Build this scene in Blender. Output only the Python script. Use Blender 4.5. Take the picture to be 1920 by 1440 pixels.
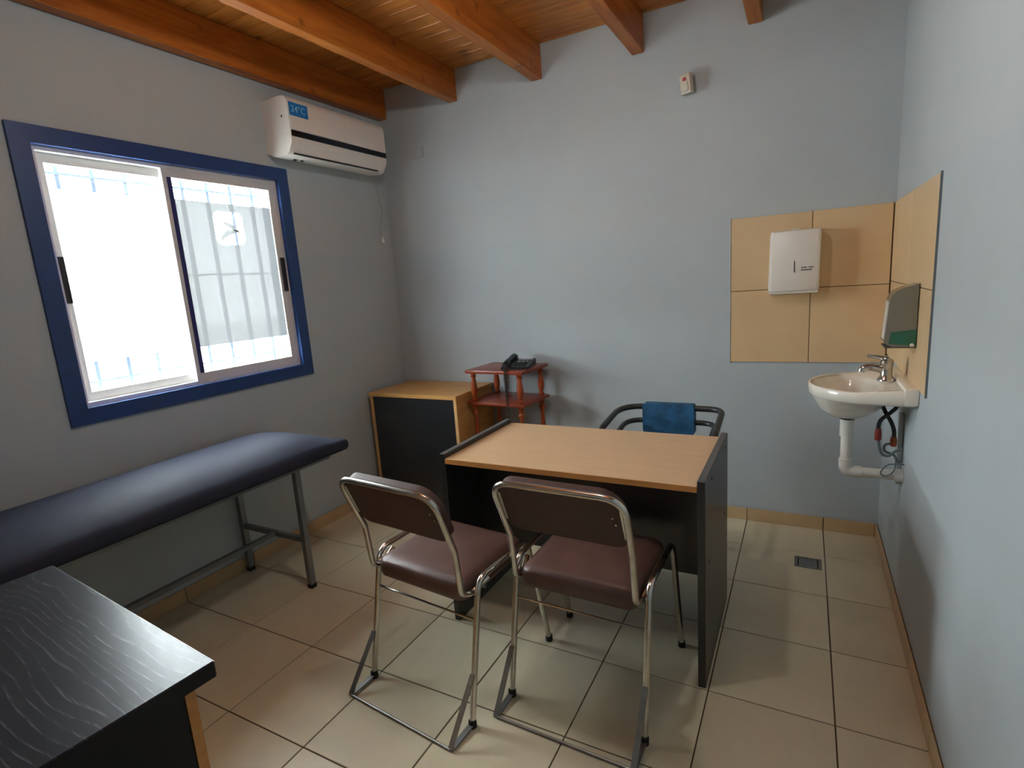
import bpy, bmesh, math, random
from mathutils import Vector, Matrix

scene = bpy.context.scene
for o in list(bpy.data.objects):
    bpy.data.objects.remove(o)
C = scene.collection
PI = math.pi

# ------------------------------------------------------------------ camera, world, exposure
cam_d = bpy.data.cameras.new('camera')
cam_d.sensor_fit = 'HORIZONTAL'
cam_d.sensor_width = 36.0
cam_d.lens = 1020.71 / 1920 * 36.0
cam_d.clip_start = 0.02
cam = bpy.data.objects.new('camera', cam_d)
C.objects.link(cam)
RIGHT = Vector((0.88204465, 0.46618831, -0.06830592))
DOWN = Vector((0.02682584, -0.19442569, -0.98055037))
FWD = Vector((-0.47040154, 0.86305684, -0.18399803))
mw = Matrix.Identity(4)
for i in range(3):
    mw[i][0] = RIGHT[i]; mw[i][1] = -DOWN[i]; mw[i][2] = -FWD[i]
mw[0][3], mw[1][3], mw[2][3] = 2.582, -3.110, 1.399
cam.matrix_world = mw
scene.camera = cam

SKY = 28.0
world = bpy.data.worlds.new('sky')
scene.world = world
world.use_nodes = True
wn = world.node_tree
wn.nodes['Background'].inputs['Color'].default_value = (0.94, 0.975, 1.0, 1)
wn.nodes['Background'].inputs['Strength'].default_value = SKY

pl = bpy.data.lights.new('window_portal', 'AREA')
pl.shape = 'RECTANGLE'
pl.size = 1.12
pl.size_y = 1.05
pl.cycles.is_portal = True
po = bpy.data.objects.new('window_portal', pl)
C.objects.link(po)
po.location = (-0.075, -1.47, 1.524)
po.rotation_euler = (0, -PI / 2, 0)          # shines towards +x, into the room

vs = scene.view_settings
vs.view_transform = 'Standard'
vs.look = 'None'
vs.exposure = 1.25
vs.gamma = 1.0
vs.use_curve_mapping = False
scene.cycles.max_bounces = 9
scene.cycles.diffuse_bounces = 6
scene.cycles.glossy_bounces = 4
scene.cycles.transparent_max_bounces = 8
scene.cycles.sample_clamp_indirect = 12.0
scene.cycles.use_denoising = True
scene.cycles.caustics_reflective = False
scene.cycles.caustics_refractive = False

# ------------------------------------------------------------------ materials
def s2l(v):
    v /= 255.0
    return v / 12.92 if v <= 0.04045 else ((v + 0.055) / 1.055) ** 2.4
def hexc(h):
    h = h.lstrip('#')
    return tuple(s2l(int(h[i:i + 2], 16)) for i in (0, 2, 4)) + (1.0,)

MATS = {}
def nodes_of(name):
    m = bpy.data.materials.new(name)
    m.use_nodes = True
    nt = m.node_tree
    bs = nt.nodes['Principled BSDF']
    return m, nt, bs
def ramp(nt, fac, stops):
    r = nt.nodes.new('ShaderNodeValToRGB')
    el = r.color_ramp.elements
    while len(el) < len(stops):
        el.new(0.5)
    for e, (p, c) in zip(el, stops):
        e.position = p; e.color = c
    nt.links.new(fac, r.inputs['Fac'])
    return r
def coords(nt, scale=(1, 1, 1), rand=0.0, rot=(0, 0, 0)):
    tc = nt.nodes.new('ShaderNodeTexCoord')
    mp = nt.nodes.new('ShaderNodeMapping')
    mp.inputs['Scale'].default_value = scale
    mp.inputs['Rotation'].default_value = rot
    nt.links.new(tc.outputs['Object'], mp.inputs['Vector'])
    if rand:
        oi = nt.nodes.new('ShaderNodeObjectInfo')
        mu = nt.nodes.new('ShaderNodeMath'); mu.operation = 'MULTIPLY'
        mu.inputs[1].default_value = rand
        nt.links.new(oi.outputs['Random'], mu.inputs[0])
        cb = nt.nodes.new('ShaderNodeCombineXYZ')
        for k in range(3):
            nt.links.new(mu.outputs[0], cb.inputs[k])
        nt.links.new(cb.outputs[0], mp.inputs['Location'])
    return mp.outputs['Vector']
def noise(nt, vec, scale, detail=4, rough=0.55, dist=0.0):
    n = nt.nodes.new('ShaderNodeTexNoise')
    n.inputs['Scale'].default_value = scale
    n.inputs['Detail'].default_value = detail
    n.inputs['Roughness'].default_value = rough
    n.inputs['Distortion'].default_value = dist
    nt.links.new(vec, n.inputs['Vector'])
    return n.outputs['Fac']
def bump(nt, bs, h, strength, dist=0.002):
    b = nt.nodes.new('ShaderNodeBump')
    b.inputs['Strength'].default_value = strength
    b.inputs['Distance'].default_value = dist
    nt.links.new(h, b.inputs['Height'])
    nt.links.new(b.outputs['Normal'], bs.inputs['Normal'])
def mul(c, k):
    return (min(c[0] * k, 1), min(c[1] * k, 1), min(c[2] * k, 1), 1)

def plain(name, col, rough=0.5, metal=0.0, var=0.06, scale=9.0, bmp=0.0, spec=0.5, coat=0.0):
    c = hexc(col)
    m, nt, bs = nodes_of(name)
    v = coords(nt)
    f = noise(nt, v, scale)
    r = ramp(nt, f, [(0.3, mul(c, 1 - var)), (0.7, mul(c, 1 + var))])
    nt.links.new(r.outputs['Color'], bs.inputs['Base Color'])
    bs.inputs['Roughness'].default_value = rough
    bs.inputs['Metallic'].default_value = metal
    bs.inputs['Specular IOR Level'].default_value = spec
    bs.inputs['Coat Weight'].default_value = coat
    if bmp:
        bump(nt, bs, noise(nt, v, scale * 22, 3), bmp)
    MATS[name] = m
    return m

def wood(name, light, dark, grain=(1, 14, 14), rough=0.4, knots=0.0, rand=7.0, spec=0.4, line=0.55):
    cl, cd = hexc(light), hexc(dark)
    m, nt, bs = nodes_of(name)
    v = coords(nt, grain, rand)
    f = noise(nt, v, 2.2, 7, 0.62, 0.9)
    r = ramp(nt, f, [(0.28, cd), (0.52, tuple((a * .5 + b * .5) for a, b in zip(cl, cd))), (0.75, cl)])
    out = r.outputs['Color']
    if knots:
        v2 = coords(nt, (2.3, 5.5, 5.5), rand)
        vo = nt.nodes.new('ShaderNodeTexVoronoi')
        vo.inputs['Scale'].default_value = 1.25
        nt.links.new(v2, vo.inputs['Vector'])
        kr = ramp(nt, vo.outputs['Distance'], [(0.05, (1, 1, 1, 1)), (0.16, (0, 0, 0, 1))])
        mx = nt.nodes.new('ShaderNodeMix'); mx.data_type = 'RGBA'
        mfac = nt.nodes.new('ShaderNodeMath'); mfac.operation = 'MULTIPLY'
        mfac.inputs[1].default_value = knots
        nt.links.new(kr.outputs['Color'], mfac.inputs[0])
        nt.links.new(mfac.outputs[0], mx.inputs['Factor'])
        nt.links.new(out, mx.inputs['A'])
        mx.inputs['B'].default_value = mul(cd, 0.28)
        out = mx.outputs['Result']
    nt.links.new(out, bs.inputs['Base Color'])
    bs.inputs['Roughness'].default_value = rough
    bs.inputs['Specular IOR Level'].default_value = spec
    bump(nt, bs, f, 0.08, 0.001)
    MATS[name] = m
    return m

# painted plaster, two tones: satin lower band up to 1.64 m, matt above
def wall_mat():
    m, nt, bs = nodes_of('wall_paint')
    tc = nt.nodes.new('ShaderNodeTexCoord')
    sx = nt.nodes.new('ShaderNodeSeparateXYZ')
    nt.links.new(tc.outputs['Object'], sx.inputs[0])
    gt = nt.nodes.new('ShaderNodeMath'); gt.operation = 'GREATER_THAN'
    gt.inputs[1].default_value = 1.642
    nt.links.new(sx.outputs['Z'], gt.inputs[0])
    v = coords(nt)
    f = noise(nt, v, 1.7, 5)
    lo = ramp(nt, f, [(0.3, hexc('#afb8bd')), (0.7, hexc('#b5bec3'))])
    hi = ramp(nt, f, [(0.3, hexc('#b2babe')), (0.7, hexc('#b8bfc2'))])
    mx = nt.nodes.new('ShaderNodeMix'); mx.data_type = 'RGBA'
    nt.links.new(gt.outputs[0], mx.inputs['Factor'])
    nt.links.new(lo.outputs['Color'], mx.inputs['A'])
    nt.links.new(hi.outputs['Color'], mx.inputs['B'])
    nt.links.new(mx.outputs['Result'], bs.inputs['Base Color'])
    rr = nt.nodes.new('ShaderNodeMapRange')
    rr.inputs['To Min'].default_value = 0.6
    rr.inputs['To Max'].default_value = 0.75
    nt.links.new(gt.outputs[0], rr.inputs['Value'])
    nt.links.new(rr.outputs[0], bs.inputs['Roughness'])
    bs.inputs['Specular IOR Level'].default_value = 0.2
    bump(nt, bs, noise(nt, v, 55, 4), 0.12, 0.002)
    MATS['wall'] = m
wall_mat()

def tile_mat(name, a, b, rough):
    m, nt, bs = nodes_of(name)
    v = coords(nt, (1, 1, 1), 9.0)
    f = noise(nt, v, 5.0, 6, 0.6)
    r = ramp(nt, f, [(0.3, hexc(a)), (0.7, hexc(b))])
    oi = nt.nodes.new('ShaderNodeObjectInfo')
    hs = nt.nodes.new('ShaderNodeHueSaturation')
    mr = nt.nodes.new('ShaderNodeMapRange')
    mr.inputs['To Min'].default_value = 0.95
    mr.inputs['To Max'].default_value = 1.05
    nt.links.new(oi.outputs['Random'], mr.inputs['Value'])
    nt.links.new(mr.outputs[0], hs.inputs['Value'])
    nt.links.new(r.outputs['Color'], hs.inputs['Color'])
    nt.links.new(hs.outputs['Color'], bs.inputs['Base Color'])
    bs.inputs['Roughness'].default_value = rough
    bump(nt, bs, noise(nt, v, 14, 3), 0.03, 0.002)
    MATS[name] = m
tile_mat('floor_tile', '#cdc2a6', '#d8cdb1', 0.26)
tile_mat('base_tile', '#bfa27a', '#c9ad86', 0.35)
tile_mat('wall_tile', '#d3b48a', '#dabd94', 0.38)
plain('grout', '#4a3524', 0.9)
plain('tile_grout', '#6b5233', 0.9)
wood('beam_wood', '#c97c30', '#924b1a', (9, 0.9, 9), 0.42, 0.5)
wood('plank_wood', '#d69042', '#a05c22', (0.9, 9, 9), 0.4, 0.85)
plain('blue_paint', '#1d3f78', 0.4, var=0.08, scale=14)
plain('white_alu', '#d6d4d2', 0.35, var=0.02)
plain('dark_plastic', '#15151a', 0.45, var=0.1)
plain('black_gasket', '#26296b', 0.6)
plain('bar_paint', '#6c7b90', 0.5, var=0.1)
plain('white_plastic', '#e6e1da', 0.35, var=0.02)
plain('cream_plastic', '#c9bfae', 0.4, var=0.02)
plain('painted_plate', '#b4b7b8', 0.5, var=0.02)
plain('strip_black', '#0b0c18', 0.15, var=0.1)
plain('sticker_blue', '#0a78bf', 0.4, var=0.05)
plain('sticker_print', '#9fd4ef', 0.5)
plain('print_grey', '#57544f', 0.6)
plain('chrome', '#c8c4bd', 0.2, 1.0, var=0.10, scale=30)
plain('worn_steel', '#8d8c8a', 0.42, 0.85, var=0.15, scale=22)
plain('grey_tube', '#7d8286', 0.38, 0.55, var=0.1)
plain('rubber', '#0e0d0d', 0.7)
plain('brown_vinyl', '#5c423b', 0.42, var=0.2, scale=7, bmp=0.10)
plain('brown_back', '#4a302a', 0.55, var=0.12, scale=12, bmp=0.08)
plain('couch_vinyl', '#343744', 0.62, var=0.10, scale=5, bmp=0.08, spec=0.06)
plain('blue_fabric', '#1f577f', 0.75, var=0.35, scale=24, bmp=0.2)
plain('dark_tube', '#3b3c3c', 0.38, 0.3, var=0.1)
plain('black_melamine', '#1d1e22', 0.32, var=0.1, scale=20, spec=0.8)
plain('black_door', '#15161a', 0.6, var=0.1, scale=20, spec=0.3)
plain('panel_edge', '#5a5a5a', 0.5, var=0.1)
plain('porcelain', '#ebe6da', 0.12, var=0.01, coat=0.4)
plain('pvc', '#dedad2', 0.35, var=0.03)
plain('hose', '#3b3a39', 0.4, 0.4, var=0.3, scale=90)
plain('grey_hose', '#6f7678', 0.45, 0.2, var=0.1)
plain('red_tag', '#8e2f22', 0.5)
plain('orange_tag', '#b4562a', 0.5)
plain('smoke_plastic', '#7f7d70', 0.2, var=0.05)
plain('clear_side', '#c9cdca', 0.15, var=0.03)
plain('green_soap', '#2f6b55', 0.15, var=0.1)
plain('phone_black', '#1c2021', 0.4, var=0.1)
plain('phone_grey', '#9ba0a0', 0.4)
plain('red_led', '#c24a45', 0.4)
plain('conduit', '#b9bfc1', 0.5)
plain('yard_floor', '#b9b6ae', 0.8, var=0.08, scale=2)
plain('yard_white', '#e4e2dc', 0.8, var=0.03)
wood('desk_wood', '#d6b48c', '#cba67b', (3, 26, 26), 0.38)
wood('cabinet_wood', '#d4a566', '#bd8a4a', (3, 3, 26), 0.4)
wood('edge_wood', '#d9b07c', '#cba06a', (3, 3, 26), 0.4)
wood('edge_orange', '#c98f52', '#b67a3e', (3, 3, 20), 0.45)
wood('red_wood', '#9b4326', '#6f2916', (6, 18, 18), 0.3, spec=0.5)
wood('turned_wood', '#b3562a', '#8f3d1a', (16, 16, 4), 0.3, spec=0.5)

# black ash laminate of the near desk top: pale pores along the grain
def ash():
    m, nt, bs = nodes_of('black_ash')
    v = coords(nt, (0.30, 1.0, 1.0), 0)
    wv = nt.nodes.new('ShaderNodeTexWave')
    wv.wave_type = 'BANDS'; wv.bands_direction = 'Y'; wv.wave_profile = 'SAW'
    wv.inputs['Scale'].default_value = 17.0
    wv.inputs['Distortion'].default_value = 26.0
    wv.inputs['Detail'].default_value = 1.5
    wv.inputs['Detail Scale'].default_value = 0.45
    nt.links.new(v, wv.inputs['Vector'])
    fr = wv
    v2 = coords(nt, (5, 110, 1), 0)
    g = noise(nt, v2, 3.0, 3)
    r1 = ramp(nt, fr.outputs['Fac'], [(0.0, (1, 1, 1, 1)), (0.22, (0.05, 0.05, 0.05, 1)), (0.9, (0, 0, 0, 1))])
    r2 = ramp(nt, g, [(0.45, (0.1, 0.1, 0.1, 1)), (0.62, (1, 1, 1, 1))])
    mm = nt.nodes.new('ShaderNodeMath'); mm.operation = 'MULTIPLY'
    nt.links.new(r1.outputs['Color'], mm.inputs[0]); nt.links.new(r2.outputs['Color'], mm.inputs[1])
    rc = ramp(nt, mm.outputs[0], [(0.0, hexc('#1d1d25')), (0.9, hexc('#5f6068'))])
    nt.links.new(rc.outputs['Color'], bs.inputs['Base Color'])
    bs.inputs['Roughness'].default_value = 0.29
    bs.inputs['Specular IOR Level'].default_value = 0.3
    bump(nt, bs, mm.outputs[0], 0.12, 0.0006)
    MATS['black_ash'] = m
ash()

def film_mat(name, a, b):
    m, nt, bs = nodes_of(name)
    nt.nodes.remove(bs)
    out = nt.nodes['Material Output']
    tr = nt.nodes.new('ShaderNodeBsdfTransparent'); tr.inputs[0].default_value = (a, a, a * 1.0, 1)
    tl = nt.nodes.new('ShaderNodeBsdfTranslucent'); tl.inputs[0].default_value = (b, b * 1.02, b * 1.06, 1)
    ad = nt.nodes.new('ShaderNodeAddShader')
    nt.links.new(tr.outputs[0], ad.inputs[0]); nt.links.new(tl.outputs[0], ad.inputs[1])
    nt.links.new(ad.outputs[0], out.inputs['Surface'])
    MATS[name] = m
film_mat('film_thin', 0.42, 0.35)
film_mat('film_dense', 0.0055, 0.020)
def glass_mat():
    m, nt, bs = nodes_of('window_glass')
    nt.nodes.remove(bs)
    out = nt.nodes['Material Output']
    tr = nt.nodes.new('ShaderNodeBsdfTransparent'); tr.inputs[0].default_value = (0.93, 0.96, 0.95, 1)
    gl = nt.nodes.new('ShaderNodeBsdfGlossy'); gl.inputs['Roughness'].default_value = 0.03
    mx = nt.nodes.new('ShaderNodeMixShader'); mx.inputs[0].default_value = 0.06
    nt.links.new(tr.outputs[0], mx.inputs[1]); nt.links.new(gl.outputs[0], mx.inputs[2])
    nt.links.new(mx.outputs[0], out.inputs['Surface'])
    MATS['glass'] = m
glass_mat()

# ------------------------------------------------------------------ mesh helpers
ORIG = {}
def new_bm():
    return bmesh.new()
def add_box(bm, x0, x1, y0, y1, z0, z1, bevel=0.0, seg=2):
    r = bmesh.ops.create_cube(bm, size=1.0)
    vsx = r['verts']
    for v in vsx:
        v.co = Vector(((x0 + x1) / 2 + v.co.x * (x1 - x0), (y0 + y1) / 2 + v.co.y * (y1 - y0), (z0 + z1) / 2 + v.co.z * (z1 - z0)))
    if bevel:
        ed = list({e for v in vsx for e in v.link_edges})
        bmesh.ops.bevel(bm, geom=ed, offset=bevel, segments=seg, affect='EDGES', profile=0.6)
    return bm
def box(x0, x1, y0, y1, z0, z1, bevel=0.0, seg=2):
    return add_box(new_bm(), x0, x1, y0, y1, z0, z1, bevel, seg)
def fillet(pts, rad, n=6):
    P = [Vector(p) for p in pts]
    if not isinstance(rad, (list, tuple)):
        rad = [rad] * len(P)
    out = [P[0]]
    for i in range(1, len(P) - 1):
        a, b, c = P[i - 1], P[i], P[i + 1]
        u, w = (a - b), (c - b)
        lu, lw = u.length, w.length
        if rad[i] <= 0 or lu < 1e-6 or lw < 1e-6:
            out.append(b); continue
        u.normalize(); w.normalize()
        ang = u.angle(w)
        d = min(rad[i] / max(math.tan(ang / 2), 1e-4), lu * 0.49, lw * 0.49)
        s, e = b + u * d, b + w * d
        for k in range(n + 1):
            t = k / n
            out.append(s * (1 - t) ** 2 + b * 2 * t * (1 - t) + e * t * t)
    out.append(P[-1])
    return out
def smooth_path(pts, n=6):
    P = [Vector(p) for p in pts]
    out = []
    for i in range(len(P) - 1):
        p0 = P[max(i - 1, 0)]; p1 = P[i]; p2 = P[i + 1]; p3 = P[min(i + 2, len(P) - 1)]
        for k in range(n):
            t = k / n
            out.append(0.5 * ((2 * p1) + (p2 - p0) * t + (2 * p0 - 5 * p1 + 4 * p2 - p3) * t * t + (3 * p1 - p0 - 3 * p2 + p3) * t ** 3))
    out.append(P[-1])
    return out
def add_tube(bm, pts, r, n=10, closed=False):
    P = [Vector(p) for p in pts]
    T = []
    for i in range(len(P)):
        a = P[i - 1] if i > 0 else P[i]
        b = P[i + 1] if i < len(P) - 1 else P[i]
        T.append((b - a).normalized())
    ref = Vector((0, 0, 1)) if abs(T[0].z) < 0.9 else Vector((1, 0, 0))
    N = (ref - T[0] * ref.dot(T[0])).normalized()
    rings = []
    for i, p in enumerate(P):
        N = (N - T[i] * N.dot(T[i])).normalized()
        B = T[i].cross(N)
        rr = r[i] if isinstance(r, (list, tuple)) else r
        rings.append([bm.verts.new(p + (N * math.cos(2 * PI * k / n) + B * math.sin(2 * PI * k / n)) * rr) for k in range(n)])
    for a, b in zip(rings, rings[1:]):
        for k in range(n):
            bm.faces.new((a[k], a[(k + 1) % n], b[(k + 1) % n], b[k]))
    bm.faces.new(rings[0][::-1]); bm.faces.new(rings[-1])
    return bm
def tube(pts, r, n=10):
    return add_tube(new_bm(), pts, r, n)
def add_lathe(bm, prof, cx, cy, n=20, axis='Z', cz=0.0):
    """prof: (radius, height) along the axis."""
    def P(r, h, a):
        if axis == 'Z':
            return Vector((cx + r * math.cos(a), cy + r * math.sin(a), cz + h))
        if axis == 'Y':
            return Vector((cx + r * math.cos(a), cy + h, cz + r * math.sin(a)))
        return Vector((cx + h, cy + r * math.cos(a), cz + r * math.sin(a)))
    rings = [[bm.verts.new(P(max(r, 1e-4), h, 2 * PI * k / n)) for k in range(n)] for r, h in prof]
    for a, b in zip(rings, rings[1:]):
        for k in range(n):
            bm.faces.new((a[k], a[(k + 1) % n], b[(k + 1) % n], b[k]))
    bm.faces.new(rings[0][::-1]); bm.faces.new(rings[-1])
    return bm
def lathe(prof, cx, cy, n=20, axis='Z', cz=0.0):
    return add_lathe(new_bm(), prof, cx, cy, n, axis, cz)
def prism(poly, a, b, axis='y'):
    """extrude a 2-D polygon from a to b along an axis. poly = (x,z) for y, (y,z) for x, (x,y) for z"""
    bm = new_bm()
    def P(p, h):
        return {'y': (p[0], h, p[1]), 'x': (h, p[0], p[1]), 'z': (p[0], p[1], h)}[axis]
    A = [bm.verts.new(P(p, a)) for p in poly]
    B = [bm.verts.new(P(p, b)) for p in poly]
    n = len(poly)
    for k in range(n):
        bm.faces.new((A[k], A[(k + 1) % n], B[(k + 1) % n], B[k]))
    bm.faces.new(A[::-1]); bm.faces.new(B)
    return bm
def round_rect(x0, x1, y0, y1, r, n=5):
    out = []
    rs = r if isinstance(r, (list, tuple)) else [r] * 4
    for (cx, cy, a0, rr) in ((x1 - rs[0], y1 - rs[0], 0, rs[0]), (x0 + rs[1], y1 - rs[1], PI / 2, rs[1]),
                             (x0 + rs[2], y0 + rs[2], PI, rs[2]), (x1 - rs[3], y0 + rs[3], 3 * PI / 2, rs[3])):
        for k in range(n + 1):
            a = a0 + PI / 2 * k / n
            out.append((cx + rr * math.cos(a), cy + rr * math.sin(a)))
    return out
def bevel_all(bm, off, seg=2, ang=35):
    ed = [e for e in bm.edges if len(e.link_faces) == 2 and e.calc_face_angle(0) > math.radians(ang)]
    bmesh.ops.bevel(bm, geom=ed, offset=off, segments=seg, affect='EDGES', profile=0.6)
    return bm
def obj(name, bm, mat, parent=None, smooth=False, kind=None):
    bmesh.ops.recalc_face_normals(bm, faces=bm.faces[:])
    o0 = ORIG.get(parent.name if parent else None, Vector((0, 0, 0)))
    if o0.length > 0:
        bmesh.ops.translate(bm, verts=bm.verts[:], vec=-o0)
    me = bpy.data.meshes.new(name)
    bm.to_mesh(me); bm.free()
    if smooth:
        try:
            me.shade_smooth()
        except Exception:
            me.polygons.foreach_set('use_smooth', [True] * len(me.polygons))
        if smooth != 'full':
            try:
                me.set_sharp_from_angle(angle=math.radians(40))
            except Exception:
                pass
    me.materials.append(MATS[mat])
    o = bpy.data.objects.new(name, me)
    C.objects.link(o)
    if parent:
        o.parent = parent
        ORIG[o.name] = o0
    if kind:
        o['kind'] = kind
    return o
def tag(o, label, cat=None, group=None):
    o['label'] = label
    if cat:
        o['category'] = cat
    if group:
        o['group'] = group
    return o
def thing(name, label, cat, loc=(0, 0, 0), group=None):
    """an Empty at the base; meshes of its children are given in world coordinates"""
    o = bpy.data.objects.new(name, None)
    o.empty_display_size = 0.1
    C.objects.link(o)
    o.location = loc
    ORIG[o.name] = Vector(loc)
    return tag(o, label, cat, group)
def struct(name, bm, mat, label, smooth=False):
    o = obj(name, bm, mat, None, smooth, 'structure')
    return tag(o, label, None)
def text_bm(txt, size, fn):
    cu = bpy.data.curves.new('lettering', 'FONT')
    cu.body = txt; cu.size = size; cu.extrude = 0.0006
    cu.align_x = 'CENTER'; cu.align_y = 'CENTER'
    to = bpy.data.objects.new('lettering', cu)
    C.objects.link(to)
    bpy.context.view_layer.update()
    me = bpy.data.meshes.new_from_object(to.evaluated_get(bpy.context.evaluated_depsgraph_get()))
    bm = new_bm(); bm.from_mesh(me)
    bpy.data.objects.remove(to); bpy.data.curves.remove(cu); bpy.data.meshes.remove(me)
    for v in bm.verts:
        v.co = Vector(fn(v.co.x, v.co.y, v.co.z))
    return bm

# ------------------------------------------------------------------ the room
W, D, ZC = 2.938, -3.80, 2.71           # width, front wall y, underside of ceiling boards
T = 0.37                                # floor tile
WY0, WY1, WZ0, WZ1 = -2.065, -0.866, 0.965, 2.08      # opening in the left wall

floor = struct('floor', box(-0.15, W + 0.15, D - 0.15, 0.15, -0.12, -0.003), 'grout', 'beige ceramic tiled floor with dark grout joints')
xs = sorted({0.0, W} | {round(2.699 - T * k, 4) for k in range(8)})
ys = [0.0] + [round(-0.304 - T * k, 4) for k in range(10)]
ys = [y for y in ys if y > D] + [D]
DR = (2.572, 2.684, -0.452, -0.345)     # floor drain, cut out of its tile
cache = {}
G = 0.0018
for i in range(len(xs) - 1):
    for j in range(len(ys) - 1):
        x0, x1, y0, y1 = xs[i] + G, xs[i + 1] - G, ys[j + 1] + G, ys[j] - G
        if x0 < DR[0] < x1 and y0 < DR[2] < y1:
            bm = new_bm()
            for (a, b, c, d) in ((x0, DR[0], y0, y1), (DR[1], x1, y0, y1), (DR[0], DR[1], y0, DR[2]), (DR[0], DR[1], DR[3], y1)):
                if b - a > 0.001:
                    add_box(bm, a, b, c, d, -0.008, 0.0)
            obj('tile', bm, 'floor_tile', floor); continue
        key = (round(x1 - x0, 3), round(y1 - y0, 3))
        if key not in cache:
            w, h = key
            bm = box(-w / 2, w / 2, -h / 2, h / 2, -0.008, 0.0)
            te = [e for e in bm.edges if all(v.co.z > -0.001 for v in e.verts)]
            bmesh.ops.bevel(bm, geom=te, offset=0.0015, segments=1, affect='EDGES')
            o = obj('tile', bm, 'floor_tile', floor)
            cache[key] = o.data
        else:
            o = bpy.data.objects.new('tile', cache[key])
            C.objects.link(o); o.parent = floor
        o.location = ((x0 + x1) / 2, (y0 + y1) / 2, 0)

# walls
bm = new_bm()
for (a, b, c, d) in ((D - 0.15, WY0, -0.1, ZC + 0.1), (WY1, 0.15, -0.1, ZC + 0.1), (WY0, WY1, -0.1, WZ0), (WY0, WY1, WZ1, ZC + 0.1)):
    add_box(bm, -0.15, 0.0, a, b, c, d)
wall_left = struct('wall_left', bm, 'wall', 'grey painted wall with the blue-framed window')
wall_back = struct('wall_back', box(0.0, W, 0.0, 0.15, -0.1, ZC + 0.1), 'wall', 'grey painted far wall behind the desk')
wall_right = struct('wall_right', box(W, W + 0.15, D - 0.15, 0.15, -0.1, ZC + 0.1), 'wall', 'grey painted wall carrying the wash basin')
wall_front = struct('wall_front', box(0.0, W, D - 0.15, D, -0.1, ZC + 0.1), 'wall', 'grey painted wall at the near end of the room')

# ceiling: boards across, rafters along the room
ceiling = struct('ceiling', box(-0.15, W + 0.15, D - 0.15, 0.15, ZC + 0.022, ZC + 0.1), 'plank_wood', 'varnished pine board ceiling on exposed rafters')
PW = 0.10
y = 0.0
first = None
k = 0
while y > D + 0.001:
    y0 = max(y - PW if k else -0.055, D)
    if k and first and abs((y - y0) - PW) < 1e-6:
        o = bpy.data.objects.new('plank', first); C.objects.link(o); o.parent = ceiling
        o.location = (0, (y + y0) / 2, 0)
    else:
        w = (y - y0)
        poly = [(-w / 2 + 0.0004, ZC + 0.0225), (-w / 2 + 0.0004, ZC + 0.005), (-w / 2 + 0.004, ZC), (w / 2 - 0.004, ZC), (w / 2 - 0.0004, ZC + 0.005), (w / 2 - 0.0004, ZC + 0.0225)]
        o = obj('plank', prism(poly, 0.001, W - 0.001, 'x'), 'plank_wood', ceiling)
        o.location = (0, (y + y0) / 2, 0)
        if k:
            first = o.data
    y = y0; k += 1
bfirst = None
for bx in (0.010, 0.577, 1.158, 1.743, 2.308, 2.838):
    if bfirst is None:
        o = obj('beam', box(0, 0.063, D + 0.001, -0.001, 2.525, ZC - 0.0005, 0.003, 1), 'beam_wood', ceiling)
        bfirst = o.data
    else:
        o = bpy.data.objects.new('beam', bfirst); C.objects.link(o); o.parent = ceiling
    o.location = (bx, 0, 0)

# tiled baseboards
BH = 0.07
def baseboard(side, label):
    if side == 'back':
        root = struct('baseboard_back', box(0.012, W - 0.012, -0.004, 0.0, 0.0, BH - 0.002), 'tile_grout', label)
        for a, b in zip(xs, xs[1:]):
            obj('tile', box(max(a, .010) + G, min(b, W - 0.010) - G, -0.010, -0.0038, 0.001, BH, 0.001, 1), 'base_tile', root)
    else:
        x = 0.0 if side == 'left' else W
        s = 1 if side == 'left' else -1
        xa, xb = sorted((x, x + s * 0.004)); ta, tb = sorted((x + s * 0.0038, x + s * 0.010))
        root = struct('baseboard_' + side, box(xa, xb, D, -0.0, 0.0, BH - 0.002), 'tile_grout', label)
        for a, b in zip(ys, ys[1:]):
            obj('tile', box(ta, tb, b + G, a - G, 0.001, BH, 0.001, 1), 'base_tile', root)
baseboard('back', 'row of beige tile skirting along the far wall')
baseboard('left', 'row of beige tile skirting under the window wall')
baseboard('right', 'row of beige tile skirting along the basin wall')

# splash tiles beside the basin
tx = (2.236, 2.605, W - 0.009)
tz = (0.896, 1.27, 1.637)
obj('tile_bed', box(2.238, W, -0.004, 0.0, 0.898, 1.635), 'tile_grout', wall_back)
for a, b in zip(tx, tx[1:]):
    for c, d in zip(tz, tz[1:]):
        obj('wall_tile', box(a + .0015, b - .0015, -0.009, -0.0035, c + .0015, d - .0015, 0.001, 1), 'wall_tile', wall_back)
obj('tile_bed', box(W - 0.004, W, -0.975, 0.0, 0.942, 1.635), 'tile_grout', wall_right)
for a, b in ((-0.487, -0.010), (-0.976, -0.487)):
    for c, d in ((0.940, 1.283), (1.283, 1.637)):
        obj('wall_tile', box(W - 0.006, W - 0.0035, a + .0012, b - .0012, c + .0015, d - .0015, 0.001, 1), 'wall_tile', wall_right)
tag(struct('trim_1', box(W - 0.0065, W, -0.979, -0.976, 0.938, 1.638), 'grey_tube', 'thin dark metal strip closing the wall tiles on the right'), 'thin dark metal strip closing the wall tiles on the right')
struct('trim_2', box(2.232, 2.236, -0.011, 0.0, 0.892, 1.64), 'conduit', 'thin pale metal strip closing the wall tiles on the left')

# yard outside the window
struct('yard_ground', box(-9, -0.152, -9, 6, -0.30, -0.15), 'yard_floor', 'pale concrete yard outside the window')
struct('wall_yard', box(-5.2, -5.0, -9, 6, -0.15, 1.1), 'yard_white', 'low white wall across the yard outside')

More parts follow.
